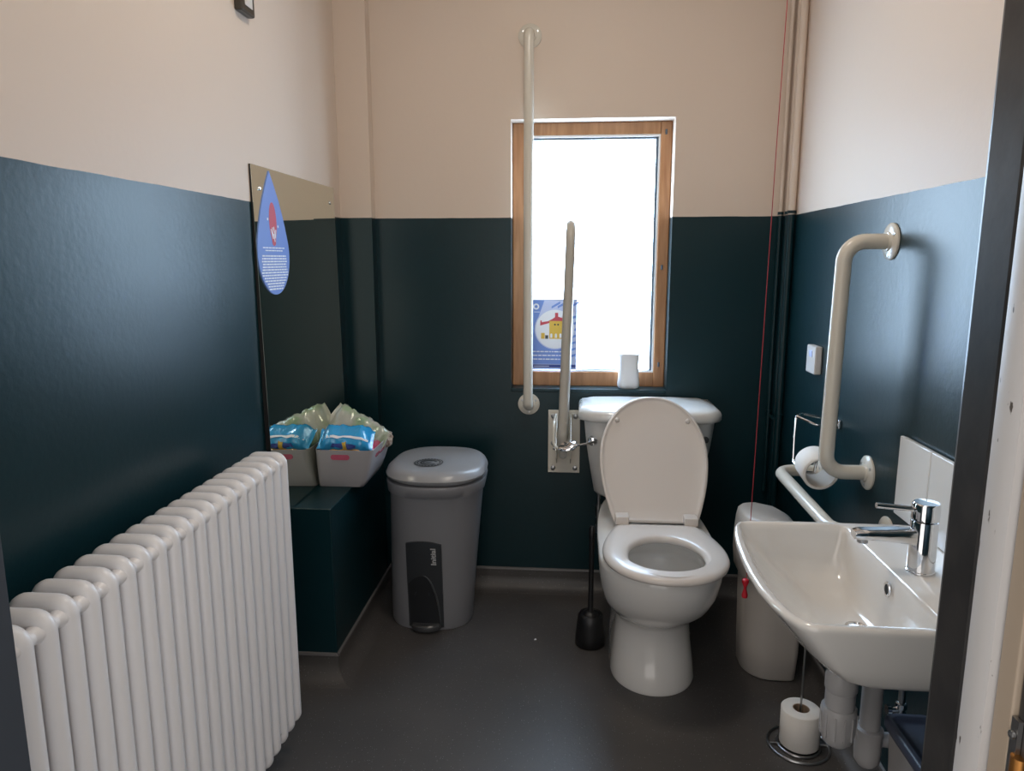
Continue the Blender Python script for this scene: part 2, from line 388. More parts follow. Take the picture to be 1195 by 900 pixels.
# ------------------------------------------------------------------ radiator
def radiator():
    xf, xb = -.707, -.812; z0, z1 = .097, .848; r = .0148; n = 21; y0 = .775; pitch = .0458
    t = thing('column_radiator', ((xf+xb)/2, y0+pitch*(n-1)/2, z0), 'tall white column radiator on the teal wall beside the doorway', 'radiator')
    xs = (xf-r, (xf+xb)/2, xb+r)
    bm = B()
    zt = z1-r-.004
    p = fillet([(xs[0], y0, z0+.035), (xs[0], y0, zt), (xs[2], y0, zt), (xs[2], y0, z0+.035)], .016, 6)
    rr = [r]*len(p)
    tube(bm, p, rr, 14)
    tube(bm, [(xs[1], y0, z0+.02), (xs[1], y0, zt)], r, 12)
    p = fillet([(xs[0], y0, z0+.04), (xs[0], y0, z0+r), (xs[2], y0, z0+r), (xs[2], y0, z0+.04)], .022, 6)
    tube(bm, p, r, 14)
    # swollen heads joining neighbours
    for zz in (zt-.016, z0+.03):
        for x in (xs[0]-.006-(.03 if zz < .3 else 0), xs[2]+.006):
            lathe(bm, [(.0115, -pitch/2), (.0125, -.018), (.016, -.010), (.0175, 0), (.016, .010), (.0125, .018), (.0115, pitch/2)], (x, y0, zz), (0, 1, 0), 14)
    # web filling the head
    prism(bm, [(xs[2], zt-.03), (xs[0], zt-.03), (xs[0], zt+.006), (xs[2], zt+.006)], (0, y0-.0085, 0), (1, 0, 0), (0, 0, 1), (0, 1, 0), .017)
    s0 = obj('section', bm, M_RAD, t, smooth=True, angle=60)
    for k in range(1, n):
        c = s0.copy(); C.objects.link(c); c.parent = t; c.location = s0.location + Vector((0, pitch*k, 0))
    for y in (1.0, 1.5):
        for z in (.2, .7):
            obj('wall_bracket', box(B(), (XL, y-.01+.023, z), (xb+.02, y+.01+.023, z+.02)), M_RAD, t, smooth=False)
radiator()

# ------------------------------------------------------------------ mirror
def mx(z, off=0): return XL+.005+(1.569-z)*.011+off
def mirror():
    ya, yb, z0, z1 = 1.922, 2.598, .569, 1.572
    t = thing('wall_mirror', (mx(z0), (ya+yb)/2, z0), 'tall frameless mirror screwed to the wall above the low boxed-in ledge', 'mirror')
    bm = B()
    f = [Vector((mx(z), y, z)) for y, z in ((ya, z0), (yb, z0), (yb, z1), (ya, z1))]
    loft(bm, [f, [v+Vector((.0012, 0, 0)) for v in f]])
    obj('mirror_glass', bm, M_MIRROR, t, smooth=False)
    bm = B(); b = [Vector((XL+.0005, y, z)) for y, z in ((ya, z0), (yb, z0), (yb, z1), (ya, z1))]
    loft(bm, [b, [v-Vector((.0002, 0, 0)) for v in f]])
    obj('mirror_gap_shade', bm, M_DARK, t, smooth=False)  # dark solid filling the gap behind the glass, in place of its shadow
    for y, z in ((ya+.045, z1-.06), (yb-.045, z1-.055), ):
        bm = B(); lathe(bm, [(.006, 0), (.006, .002), (.0045, .004), (.001, .005)], (mx(z)+.001, y, z), (1, 0, 0), 16); obj('screw', bm, M_CHROME, t)
mirror()
def drop_sign():
    # teardrop outline in (y,z)
    zc, R = 1.335, .1105; yc = 1.986; zt = 1.566
    t = thing('teardrop_notice', (mx(1.3, .0015), yc+.047, 1.222), 'blue teardrop-shaped notice with a red emblem stuck on the mirror', 'sign')
    pts = []
    n = 28
    for k in range(n+1):
        a = radians(-200 + 220*k/n); pts.append((yc+R*cos(a), zc+.115*sin(a)))
    # sides curve up to the point
    ye, ze = pts[-1]
    R1 = [(ye + (yc-ye)*s + .012*sin(pi*s), ze+(zt-ze)*s) for s in (.2, .4, .6, .8)]
    L1 = [(2*yc-p[0], p[1]) for p in reversed(R1)]
    pts = pts + R1 + [(yc, zt)] + L1
    DY = .047
    def pl(name, polys, m, off, th, parent=t):
        bm = B()
        for p in polys:
            if name == 'text_line': bm = B()
            for pp in (p if isinstance(p[0][0], tuple) else [p]):
                a = [Vector((mx(z, off), y+DY, z)) for y, z in pp]; loft(bm, [a, [v+Vector((th, 0, 0)) for v in a]])
            if name == 'text_line': obj(name, bm, m, parent, smooth=False)
        if name == 'text_line': return
        return obj(name, bm, m, parent, smooth=False)
    pl('board', [pts], M_BLUEPRINT, .0015, .002)
    ov = [(1.990+.025*cos(a), 1.425+.055*sin(a)-(.012 if sin(a) < -.9 else 0)) for a in [2*pi*k/28 for k in range(28)]]
    e = pl('red_emblem', [ov], M_REDPRINT, .0036, .0004)
    sq = []
    for i, (a, b) in enumerate((((1.972, 1.405), (1.985, 1.378)), ((1.985, 1.378), (1.983, 1.410)), ((1.992, 1.412), (2.000, 1.380)), ((2.000, 1.380), (2.006, 1.404)), ((1.990, 1.392), (1.996, 1.370)))):
        d = Vector((b[0]-a[0], b[1]-a[1])).normalized()*.0022; n_ = (-d.y, d.x)
        sq.append([(a[0]+n_[0], a[1]+n_[1]), (a[0]-n_[0], a[1]-n_[1]), (b[0]-n_[0], b[1]-n_[1]), (b[0]+n_[0], b[1]+n_[1])])
    pl('squiggle', sq, M_YELPRINT if False else M_WPRINT, .0041, .0004, e)
    pl('spark', [ellipse2(.004, .004, 8, 1.955, 1.432)], M_WPRINT, .0036, .0003); pl('spark', [ellipse2(.004, .004, 8, 2.024, 1.414)], M_WPRINT, .0036, .0003)
    rows = []; random.seed(5)
    zz = 1.351
    widths = [.15, .12, 0, .165, .17, .175, .165, .17, .175, .185, .18, .155, .15, .12, .11, .10]
    for i, wd in enumerate(widths):
        if wd:
            x = yc-wd/2; line = []
            while x < yc+wd/2:
                l = random.uniform(.006, .022); e2 = min(x+l, yc+wd/2)
                h_ = .0032 if i < 2 else .0042
                line.append([(x, zz), (e2, zz), (e2, zz+h_), (x, zz+h_)]); x = e2+.0028
            rows.append(line)
        zz -= .0078
    pl('text_line', rows, M_WPRINT, .0036, .0003)
drop_sign()

# ------------------------------------------------------------------ framed box high on the left wall
bm = B(); box(bm, (XL, 1.895, 1.945), (XL+.022, 1.972, 2.10)); 
wb = obj('framed_wall_box', bm, mat('bronze_metal', (.07, .065, .055), .3, .6), smooth=True, bevel=.005, label='small dark metal framed box with a white face high on the cream wall', cat='wall fitting')
obj('face_panel', box(B(), (XL+.0215, 1.912, 1.962), (XL+.0235, 1.955, 2.09)), M_WHITEPL, wb, smooth=False)

# ------------------------------------------------------------------ storage basket and what is in it
def basket():
    zb, zt = BZ+.001, .703
    bot = (-.842, -.690, 2.268, 2.485); top = (-.838, -.640, 2.225, 2.505)
    t = thing('storage_basket', (-.76, 2.37, zb), 'pale grey plastic basket full of wipes on the boxed-in ledge', 'basket')
    bm = B(); rings = []
    N = 7
    def lv(s, off):
        e = s**.75
        return [a+(b-a)*e for a, b in zip(bot, top)], zb+(zt-zb)*s, off
    for k in range(N):
        (x0, x1, y0, y1), z, _ = lv(k/(N-1), 0); rings.append(rrect(x0, x1, y0, y1, .014+.012*k/N, z))
    x0, x1, y0, y1 = top
    rings.append(rrect(x0+.003, x1-.003, y0+.003, y1-.003, .02, zt))
    for k in range(N-1, -1, -1):
        (x0, x1, y0, y1), z, _ = lv(max(k/(N-1), .03), 0); rings.append(rrect(x0+.003, x1-.003, y0+.003, y1-.003, .02, z))
    loft(bm, rings)
    obj('basket_shell', bm, M_BASKET, t, angle=60)
    bm = B(); y = 2.2295
    prism(bm, [(a, b) for a, b in [(p.x, p.y) for p in rrect(-.783, -.720, .670, .688, .009, 0)]], (0, y+.0022, 0), (1, 0, 0), (0, 0, 1), (0, -1, 0), .003)
    obj('handle_slot', bm, mat('pink_behind_slot', (.42, .07, .13), .5), t, smooth=False, label='pink packet showing through the handle slot')
    # base filler for what the packs lie on
basket()
def pillow(name, c, size, m, rot=(0, 0, 0), seed=0, amp=.006, crimp=True, **kw):
    """a flow-wrapped pack: puffed body with flat crimped ends"""
    bm = B(); nu, nv = 28, 20; M = Matrix.Translation(c) @ (Matrix.Rotation(rot[2], 4, 'Z') @ Matrix.Rotation(rot[1], 4, 'Y') @ Matrix.Rotation(rot[0], 4, 'X'))
    rings = []
    for i in range(nu+1):
        u = -1+2*i/nu; au = abs(u)
        if crimp: th = (1-max(0, (au-.55)/.33)**2)**.5 if au < .88 else .04
        else: th = max(.04, (1-au**3)**.5)
        wd = 1-.10*(1-th)
        ring = []
        for k in range(nv):
            a = 2*pi*k/nv; ca, sa = cos(a), sin(a)
            y = math.copysign(abs(ca)**.6, ca)*wd; z = math.copysign(abs(sa)**.8, sa)*max(th, .04)
            p = Vector((u*size[0]/2, y*size[1]/2, z*size[2]/2))
            q = p*38+Vector((seed*7.3, 0, 0)); d = noise.noise_vector(q)*amp + noise.noise_vector(q*2.6)*amp*.6
            ring.append(M @ (p+d))
        rings.append(ring)
    loft(bm, rings)
    return obj(name, bm, m, smooth=True, angle=80, **kw)
def plastic(name, c, rough=.15, bump=.5, **k):
    m = mat(name, c, rough, Coat_Weight=.6, Coat_Roughness=.1, **k); noise_bump(m, 45, bump, .006, 4); return m
M_WIPE = plastic('wipes_blue_film', (.03, .33, .66))
M_CLEAR = plastic('pale_green_film', (.42, .50, .38), .2)
vary(M_CLEAR, (.30, .42, .25), (.46, .46, .40), 14, .38, .54)
M_PINKF = plastic('pink_film', (.50, .06, .12))
M_ORNF = plastic('orange_film', (.62, .36, .12))
M_PEACH = plastic('mottled_film', (.45, .36, .30))
vary(M_PEACH, (.22, .15, .12), (.62, .55, .48), 60, .4, .6)
WPC, WPS, WPR = (-.745, 2.290, .724), (.180, .10, .080), (radians(30), radians(2), radians(4))
wp = pillow('wet_wipes_pack', WPC, WPS, M_WIPE, WPR, 1,
            label='blue packet of wet wipes lying on top in the basket', cat='wipes')
def on_pillow(name, base, u0, u1, a0, a1, m, seed=1, c=WPC, size=WPS, rot=WPR, lift=.0012):
    """a printed patch following the pack's surface"""
    bm = B(); M = Matrix.Translation(c) @ (Matrix.Rotation(rot[2], 4, 'Z') @ Matrix.Rotation(rot[1], 4, 'Y') @ Matrix.Rotation(rot[0], 4, 'X'))
    g = []
    for i in range(9):
        u = u0+(u1-u0)*i/8; au = abs(u); th = (1-max(0, (au-.55)/.33)**2)**.5 if au < .88 else .04; wd = 1-.10*(1-th); row = []
        for k in range(9):
            a = radians(a0+(a1-a0)*k/8); ca, sa = cos(a), sin(a)
            y = math.copysign(abs(ca)**.6, ca)*wd; z = math.copysign(abs(sa)**.8, sa)*max(th, .04)
            p = Vector((u*size[0]/2, y*size[1]/2, z*size[2]/2)); q = p*38+Vector((seed*7.3, 0, 0))
            d = noise.noise_vector(q)*.006 + noise.noise_vector(q*2.6)*.0036
            nrm = Vector((0, ca, sa))
            row.append(bm.verts.new(M @ (p+d+nrm*lift)))
        g.append(row)
    for i in range(8):
        for k in range(8): bm.faces.new((g[i][k], g[i+1][k], g[i+1][k+1], g[i][k+1]))
    geo = bmesh.ops.extrude_face_region(bm, geom=list(bm.faces))
    for v in [e for e in geo['geom'] if isinstance(e, bmesh.types.BMVert)]: v.co += (M.to_3x3() @ Vector((0, -.0003, .0003)))
    return obj(name, bm, m, base)
on_pillow('white_band', wp, -.84, .84, 108, 118, M_WPRINT)
on_pillow('blue_panel', wp, -.45, -.08, 146, 172, M_DBLUE)
on_pillow('blue_panel', wp, .10, .45, 146, 172, M_DBLUE)
on_pillow('yellow_patch', wp, -.06, .08, 140, 178, M_YELPRINT)
pillow('clear_wrapped_pack', (-.750, 2.400, .722), (.235, .135, .050), M_CLEAR, (radians(58), radians(22), radians(-20)), 3, .009,
       label='pale green clear-wrapped pack leaning up against the mirror in the basket', cat='packet')
pillow('mottled_packet', (-.690, 2.44, .688), (.11, .09, .075), M_PEACH, (0, radians(-8), radians(40)), 5, .008, crimp=False,
       label='crumpled clear packet with mottled contents at the back corner of the basket', cat='packet')
pillow('pink_packet', (-.672, 2.345, .680), (.05, .15, .055), M_PINKF, (0, 0, 0), 6, .004, crimp=False,
       label='bright pink packet along the outer side of the basket', cat='packet')
pillow('orange_packet', (-.745, 2.262, .686), (.13, .045, .035), M_ORNF, (0, 0, 0), 8, .004, crimp=False,
       label='orange packet peeping over the front rim of the basket', cat='packet')
pillow('white_packet', (-.76, 2.38, .615), (.12, .18, .085), M_WHITEPL, (0, 0, 0), 9, .003, crimp=False,
       label='pale packet at the bottom of the basket under the others', cat='packet')

# ------------------------------------------------------------------ pedal bin
def pedal_bin():
    t = thing('pedal_bin', (-.48, 2.5, 0), 'large silver grey pedal bin with round emblem on its lid beside the boxed-in ledge', 'bin')
    def plan(cx, w, yf, yb, z, bulge=.06, n=56, e=2.6):
        """rounded front, straighter sides narrowing a little to the back"""
        cy = yf+(yb-yf)*.42; out = []
        for k in range(n):
            a = 2*pi*k/n; ca, sa = cos(a), sin(a)
            x = math.copysign(abs(ca)**(2/e), ca); ex = 2.1 if sa < 0 else 4.0
            y = math.copysign(abs(sa)**(2/ex), sa)
            ry = (cy-yf) if sa < 0 else (yb-cy)
            wx = w*(1-.13*max(0, y)**2)
            out.append(Vector((cx+wx*x, cy+ry*y, z)))
        return out
    L = [(0, -.502, .144, 2.372, 2.615), (.012, -.502, .149, 2.368, 2.618), (.15, -.496, .153, 2.352, 2.63), (.35, -.484, .159, 2.322, 2.645), (.50, -.474, .163, 2.293, 2.655), (.522, -.472, .164, 2.288, 2.657),
         (.526, -.4715, .172, 2.279, 2.662), (.560, -.469, .176, 2.268, 2.668), (.567, -.468, .174, 2.270, 2.666), (.568, -.468, .166, 2.278, 2.66)]
    bm = B(); loft(bm, [plan(cx, w, yf, yb, z) for z, cx, w, yf, yb in L]); obj('bin_body', bm, M_GREYBIN, t, angle=50)
    L = [(.570, .160, 2.285, 2.650), (.578, .163, 2.282, 2.652), (.580, .175, 2.268, 2.66), (.588, .177, 2.264, 2.66), (.604, .170, 2.275, 2.652), (.613, .160, 2.288, 2.642), (.617, .146, 2.305, 2.625), (.6185, .10, 2.36, 2.57), (.619, .03, 2.42, 2.5)]
    bm = B(); loft(bm, [plan(-.468, w, yf, yb, z) for z, w, yf, yb in L]); lid = obj('bin_lid', bm, M_GREYLID, t, angle=40)
    # emblem: rings and a globe mark, printed flat on the lid
    c = (-.490, 2.395, .6187)
    def ann(bm, r0, r1, z, n=40, a0=0, a1=360):
        K = max(4, int(n*(a1-a0)/360)); A = [radians(a0+(a1-a0)*k/K) for k in range(K+1)]
        for p, q in zip(A, A[1:]):
            v = [bm.verts.new((c[0]+r*cos(a), c[1]+r*sin(a), z)) for r, a in ((r0, p), (r1, p), (r1, q), (r0, q))]; bm.faces.new(v)
    em = B(); ann(em, .037, .051, c[2]+.0016); ann(em, .023, .031, c[2]+.0016, a0=20, a1=330); ann(em, 0.0015, .012, c[2]+.0016, a0=190, a1=360)
    ann(em, .016, .020, c[2]+.0016, a0=60, a1=250)
    bmesh.ops.remove_doubles(em, verts=em.verts, dist=1e-6)
    e = obj('round_emblem', em, M_PANEL, lid, smooth=False)
    em = B()
    for k in range(24):
        a = radians(k*15); r = .044
        v = [em.verts.new((c[0]+rr*cos(b), c[1]+rr*sin(b), c[2]+.0022)) for rr, b in ((r-.0018, a), (r+.0018, a), (r+.0018, a+.12), (r-.0018, a+.12))]; em.faces.new(v)
    obj('emblem_lettering', em, M_PALEPRINT, e, smooth=False)
    # charcoal panel sunk down the front, following the body's lean
    def yfr(z, x): 
        cx, w, yf = -.502+.03*z/.5, .148, 2.372-.158*z*(1 if z > .15 else .9)
        return yf + .11*(1-(max(0, 1-abs((x-cx)/w)**2.6))**(1/2.1))
    bm = B(); rows = []
    zs = [.012+.335*k/16 for k in range(17)]
    for z in zs:
        row = []
        for k in range(11):
            s = k/10; x = -.570+.006*z/.35 + s*(.128-.004*z); zz = z+(.012*(1-(2*s-1)**2) if z > .33 else 0)
            row.append(Vector((x, yfr(z, x)-.004, zz)))
        rows.append(row)
    g = [[bm.verts.new(p) for p in r] for r in rows]
    for a, b in zip(g, g[1:]):
        for i in range(10): bm.faces.new((a[i], a[i+1], b[i+1], b[i]))
    geo = bmesh.ops.extrude_face_region(bm, geom=list(bm.faces))
    for v in [q for q in geo['geom'] if isinstance(q, bmesh.types.BMVert)]: v.co.y += .02
    pan = obj('pedal_panel', bm, M_PANEL, t, smooth=True, angle=40)
    # pedal hollow: lighter raised lip, and a darker patch painted in for its shade
    bm = B(); pts = []
    for k in range(15):
        s = k/14; x = -.505+.052*sin(s*pi/2); z = .225-.21*(1-cos(s*pi/2))
        pts.append((x, yfr(z, x)-.005, z))
    tube(bm, pts, [.001+.0025*sin(pi*k/14) for k in range(15)], 8); obj('recess_lip', bm, mat('lip_plastic', (.07, .075, .08), .35), pan)
    bm = B(); g = []
    for x_, _, z_ in pts:
        g.append([])
    xs_ = [-.562+.112*k/14 for k in range(15)]; cols = []
    for x in xs_:
        if x <= -.505: zt = .225-.035*((-.505-x)/.057)**2.2
        else: zt = .225-.21*(1-cos(math.asin(min(1, (x+.505)/.052))))
        zt = max(zt, .02); cols.append([Vector((x, yfr(.014+(zt-.014)*j/12, x)-.0048, .014+(zt-.014)*j/12)) for j in range(13)])
    V = [[bm.verts.new(p) for p in c_] for c_ in cols]
    for a, b in zip(V, V[1:]):
        for j in range(12): bm.faces.new((a[j], b[j], b[j+1], a[j+1]))
    geo = bmesh.ops.extrude_face_region(bm, geom=list(bm.faces))
    for v in [q for q in geo['geom'] if isinstance(q, bmesh.types.BMVert)]: v.co.y += .003
    obj('recess_shade_patch', bm, M_RECESS_SHADE, pan, angle=40)
    bm = B(); rings = []
    for s, z in ((1, .010), (1.02, .018), (.97, .026), (.85, .030), (.3, .031)):
        rings.append([Vector((-.506+.054*s*cos(a), 2.372+.038*s*sin(a), z)) for a in [2*pi*k/32 for k in range(32)]])
    loft(bm, rings); obj('pedal', bm, mat('pedal_plastic', (.045, .047, .05), .3), t)
    # lettering reading upwards
    cu = bpy.data.curves.new('initial_text', 'FONT'); cu.body = 'Initial'; cu.size = .034; cu.extrude = .0006; cu.offset = .0006
    to = bpy.data.objects.new('tmp_text', cu); C.objects.link(to)
    dg = bpy.context.evaluated_depsgraph_get(); me = bpy.data.meshes.new_from_object(to.evaluated_get(dg)); bpy.data.objects.remove(to)
    M = Matrix.Translation((-.457, yfr(.27, -.463)-.0075, .270)) @ Matrix.Rotation(radians(9), 4, 'X') @ Matrix(((0, -1, 0, 0), (0, 0, -1, 0), (1, 0, 0, 0), (0, 0, 0, 1)))
    me.transform(M @ Matrix.Diagonal((.92, .75, 1, 1))); bm = B(); bm.from_mesh(me)
    obj('lettering', bm, M_PALEPRINT, pan, smooth=False)
pedal_bin()

# ------------------------------------------------------------------ grab rails
def flange(t, c, n, r=.042, holes=True, m=M_RAIL):
    n = Vector(n); bm = B()
    lathe(bm, [(r, 0), (r, .004), (r-.003, .0065), (.024, .009), (.022, .013), (.019, .014)], c, n, 36)
    f = obj('flange', bm, m, t, angle=45)
    a, b = frame_axes(n)
    for k in range(3 if holes else 0):
        an = radians(90+120*k); p = Vector(c)+(a*cos(an)+b*sin(an))*(r*.72)+n*.0066
        bm = B(); lathe(bm, [(.0048, 0), (.0048, .0016), (.002, .002)], p, n, 12); obj('screw', bm, M_STEEL, f)
def rail(name, pts, fl, n1, label, rad=.0178, m=M_RAIL, bend=.055, r=.042):
    t = thing(name, pts[0], label, 'grab rail')
    bm = B(); tube(bm, fillet(pts, bend, 10), rad, 20); obj('rail_tube', bm, m, t)
    for p in fl: flange(t, p, n1, r, m=m)
    return t
# tall one on the back wall, crossing the window's edge
yo = D-.062
rail('grab_rail', [(-.160, D-.012, 2.105), (-.160, yo, 2.105), (-.160, yo, .765), (-.160, D-.012, .765)], [(-.160, D-.0005, 2.105), (-.160, D-.0005, .765)], (0, -1, 0),
     'very long upright cream grab rail crossing the edge of the window', bend=.04)
# upright one on the right wall
rail('grab_rail', [(XR-.012, 1.865, 1.362), (.671, 1.865, 1.362), (.671, 1.885, .768), (XR-.012, 1.885, .768)], [(XR-.0005, 1.865, 1.362), (XR-.0005, 1.885, .768)], (-1, 0, 0),
     'upright cream bow-shaped grab rail on the side wall beside the basin', bend=.097, rad=.0192, r=.045)
# level one behind the basin
rail('grab_rail', [(XR-.012, 1.745, .655), (.655, 1.745, .655), (.655, 2.245, .665), (XR-.012, 2.245, .665)], [(XR-.0005, 1.745, .655), (XR-.0005, 2.245, .665)], (-1, 0, 0),
     'level cream grab rail low on the side wall behind the basin', bend=.05)
def drop_rail():
    x = -.022
    t = thing('drop_down_rail', (x, D, .49), 'cream hinged support rail folded upright beside the cistern', 'grab rail')
    bp = obj('wall_plate', box(B(), (-.084, D-.008, .492), (.040, D, .743)), M_RAIL, t, bevel=.002)
    for px_, pz in ((-.064, .72), (.022, .72), (-.064, .612), (-.064, .512), (.022, .512), (.022, .612)):
        bm = B(); lathe(bm, [(.0095, 0), (.0095, .004), (.005, .006)], (px_, D-.008, pz), (0, -1, 0), 16); obj('bolt', bm, M_STEEL, bp)
    # hinge cheeks
    for xx in (x-.030, x+.024):
        bm = B(); prism(bm, [(0, .53), (.05, .56), (.185, .60), (.20, .635), (.16, .66), (0, .73)], (xx, D-.008, 0), (0, -1, 0), (0, 0, 1), (1, 0, 0), .005)
        obj('hinge_cheek', bm, M_RAIL, t, smooth=True, angle=30, bevel=.0015)
    bm = B(); tube(bm, [(x-.034, D-.16, .63), (x+.034, D-.16, .63)], .006, 14, cap='round'); obj('hinge_pin', bm, M_STEEL, t)
    # the U of tube, folded up: front leg and rear leg joined at the top
    yf, yb = D-.255, D-.10
    pts = fillet([(x-.002, D-.22, .625), (x-.004, yf+.01, .70), (x+.018, yf-.02, 1.44), (x+.018, yb-.02, 1.44), (x, yb, .66)], [.05, .07, .07], 10)
    bm = B(); tube(bm, pts, .0165, 20, cap='round'); obj('rail_tube', bm, M_RAIL_DARK, t)
    # thin stay loop round the pivot
    pts = fillet([(x-.030, D-.08, .74), (x-.036, D-.20, .735), (x-.036, D-.22, .66), (x-.002, D-.235, .635), (x+.02, D-.22, .65)], .03, 8)
    bm = B(); tube(bm, pts, .005, 10, cap='round'); obj('stay_loop', bm, M_RAIL, t)
drop_rail()

# ------------------------------------------------------------------ toilet
def toilet():
    cx = .279; yw = D-.012
    t = thing('toilet', (cx, 2.35, 0), 'white close-coupled toilet with its seat lid raised, under the window', 'toilet')
    N = 64
    def egg(w, yf, yb, z, yc=None, bw=.75, cxx=cx, e=3.2):
        """front: ellipse; back: squared-off, bw = back width ratio"""
        yc = yf+w*1.12 if yc is None else yc; out = []
        for k in range(N):
            a = 2*pi*k/N; ca, sa = cos(a), sin(a)
            if sa <= 0: x, y = w*ca, yc+(yc-yf)*sa
            else:
                yy = sa**(2/e) if sa > 0 else 0; y = yc+(yb-yc)*yy
                x = math.copysign(abs(ca)**(2/e), ca)*w*(1-(1-bw)*min(1, yy)**1.3)
            out.append(Vector((cxx+x, y, z)))
        return out
    def ell(a, b, yc, z, sq=1): return [Vector((cx+a*cos(2*pi*k/N), yc+b*sin(2*pi*k/N), z)) for k in range(N)]
    L = [(0, .132, 2.030, 2.60, 1), (.012, .134, 2.026, 2.60, 1), (.06, .129, 2.045, 2.60, 1), (.13, .121, 2.065, 2.60, 1), (.19, .118, 2.068, 2.60, 1), (.21, .120, 2.055, 2.60, 1),
         (.232, .132, 2.020, 2.60, .95), (.26, .150, 1.972, 2.60, .9), (.30, .165, 1.920, 2.60, .9), (.35, .175, 1.880, 2.62, .95), (.40, .181, 1.860, 2.65, 1), (.43, .183, 1.853, 2.66, 1), (.445, .182, 1.853, 2.66, 1), (.450, .178, 1.858, 2.655, 1)]
    rings = [egg(w, yf, yb, z, None, bw, cx-.004) for z, w, yf, yb, bw in L]
    rings += [ell(.128, .160, 2.035, .450), ell(.122, .153, 2.035, .446), ell(.120, .150, 2.035, .425), ell(.128, .160, 2.035, .405), ell(.130, .162, 2.04, .385),
              ell(.118, .150, 2.045, .375), ell(.108, .138, 2.05, .33), ell(.085, .11, 2.07, .28), ell(.055, .07, 2.09, .245), ell(.02, .03, 2.10, .238)]
    bm = B(); loft(bm, rings); pan = obj('pan', bm, M_CERAMIC, t, angle=60)
    bm = B(); loft(bm, [ell(.083, .108, 2.07, .2785), ell(.083, .108, 2.07, .2795)]); obj('water', bm, mat('bowl_water', (.25, .23, .18), .03), pan)
    for s in (-1, 1):
        for y in (2.24, 2.33):
            bm = B(); lathe(bm, [(.011, 0), (.011, .005), (.006, .009), (.001, .010)], (cx+s*.117, y, .10+.04*(y > 2.3)), (s, 0, 0), 16); obj('bolt_cap', bm, M_SEAT, pan)
    # seat ring: straight hinge edge, widest past the middle, round at the front
    def outline(L_, wm, wb, sm, d):
        half = []; nb = 6; nl = 12; nu = N//2-nb-nl
        W, WB, LL = wm-d, wb-d, L_-d
        for k in range(nb): half.append((WB*k/nb, d))
        for k in range(nl):
            q = k/nl; s_ = d+(sm-d)*q; half.append((WB+(W-WB)*sin(pi/2*q)**.9 if q else WB, s_))
        for k in range(nu):
            a = pi/2*k/nu; half.append((W*cos(a)**.94, sm+(LL-sm)*sin(a)**.98))
        half.append((0, LL))
        return half + [(-w_, s_) for w_, s_ in reversed(half[1:-1])]
    zs = .4555; sx0 = cx+.004
    def so(d, z): return [Vector((sx0+w_, 2.240-s_, z)) for w_, s_ in outline(.420, .1815, .128, .225, d)]
    def si(d, z):
        out = []
        for w_, s_ in outline(.420, .1815, .128, .225, .03):
            a = math.atan2((2.240-s_)-1.985, w_); out.append(Vector((sx0+(.108+d)*cos(a), 1.985+(.138+d)*sin(a), z)))
        return out
    rings = [so(.010, zs), so(.002, zs+.003), so(0, zs+.010), so(.003, zs+.017), so(.012, zs+.0225), so(.03, zs+.025), so(.05, zs+.0255),
             si(.012, zs+.0245), si(.004, zs+.020), si(0, zs+.013), si(.001, zs+.005), si(.006, zs)]
    bm = B(); R = loft(bm, rings, cap0=False, cap1=False)
    for i in range(N): bm.faces.new((R[-1][i], R[-1][(i+1) % N], R[0][(i+1) % N], R[0][i]))
    obj('seat_ring', bm, M_SEAT, t, angle=60)
    # lid: local plane, s up from hinge, then leaned back
    hy, hz = 2.258, .473; ty, tz = 2.492, .848
    v = Vector((0, ty-hy, tz-hz)); Ln = v.length; v.normalize(); nrm = Vector((0, -v.z, v.y))   # nrm faces the room
    def lo(d, dep):
        return [Vector((cx+.004+w_, hy, hz))+v*s_+nrm*dep for w_, s_ in outline(Ln, .1805, .134, Ln*.50, d)]
    rings = [lo(.012, -.020), lo(.003, -.016), lo(0, -.009), lo(0, -.002), lo(.003, .001), lo(.008, .001), lo(.011, -.003), lo(.018, -.006), lo(.06, -.007)]
    bm = B(); loft(bm, rings); lid = obj('seat_lid', bm, M_SEAT, t, angle=50)
    for sx in (-1, 1):
        c = Vector((cx+.004+sx*.120, hy, hz))+v*(Ln*.80)-nrm*.006
        bm = B(); lathe(bm, [(.008, 0), (.008, .007), (.005, .011), (.001, .012)], c, nrm, 16); obj('buffer', bm, M_SEAT, lid)
        bm = B(); box(bm, (cx+.004+sx*.110-.022, 2.226, .474), (cx+.004+sx*.110+.022, 2.272, .502)); obj('hinge_block', bm, M_SEAT, lid, bevel=.004)
    # cistern: bowed front, tapering down
    def cis(w, yf, z, bow, r=.03, cc=cx+.004):
        n = 12; out = []
        for k in range(n+1):          # front from -x to +x, bowed
            s = -1+2*k/n; edge = max(0, (abs(s)-.86)/.14)
            out.append(Vector((cc+w*s, yf+bow*s*s+r*edge**2, z)))
        out += [Vector((cc+w, yw-.01, z)), Vector((cc+w*.97, yw, z)), Vector((cc-w*.97, yw, z)), Vector((cc-w, yw-.01, z))]
        return out
    rings = [cis(.150, 2.56, .452, .02), cis(.178, 2.545, .455, .02), cis(.190, 2.535, .47, .022), cis(.206, 2.515, .56, .026), cis(.222, 2.498, .66, .028), cis(.231, 2.488, .748, .03)]
    bm = B(); loft(bm, rings); ci = obj('cistern', bm, M_CERAMIC, t, angle=50)
    rings = [cis(.236, 2.484, .7485, .03), cis(.247, 2.474, .752, .03), cis(.251, 2.470, .760, .03), cis(.251, 2.470, .778, .03), cis(.247, 2.475, .788, .03), cis(.236, 2.488, .795, .03), cis(.20, 2.53, .800, .02), cis(.10, 2.6, .802, .01)]
    bm = B(); loft(bm, rings); obj('cistern_lid', bm, M_CERAMIC, t, angle=50)
    # flush lever
    bm = B(); c = (.083, 2.502, .683)
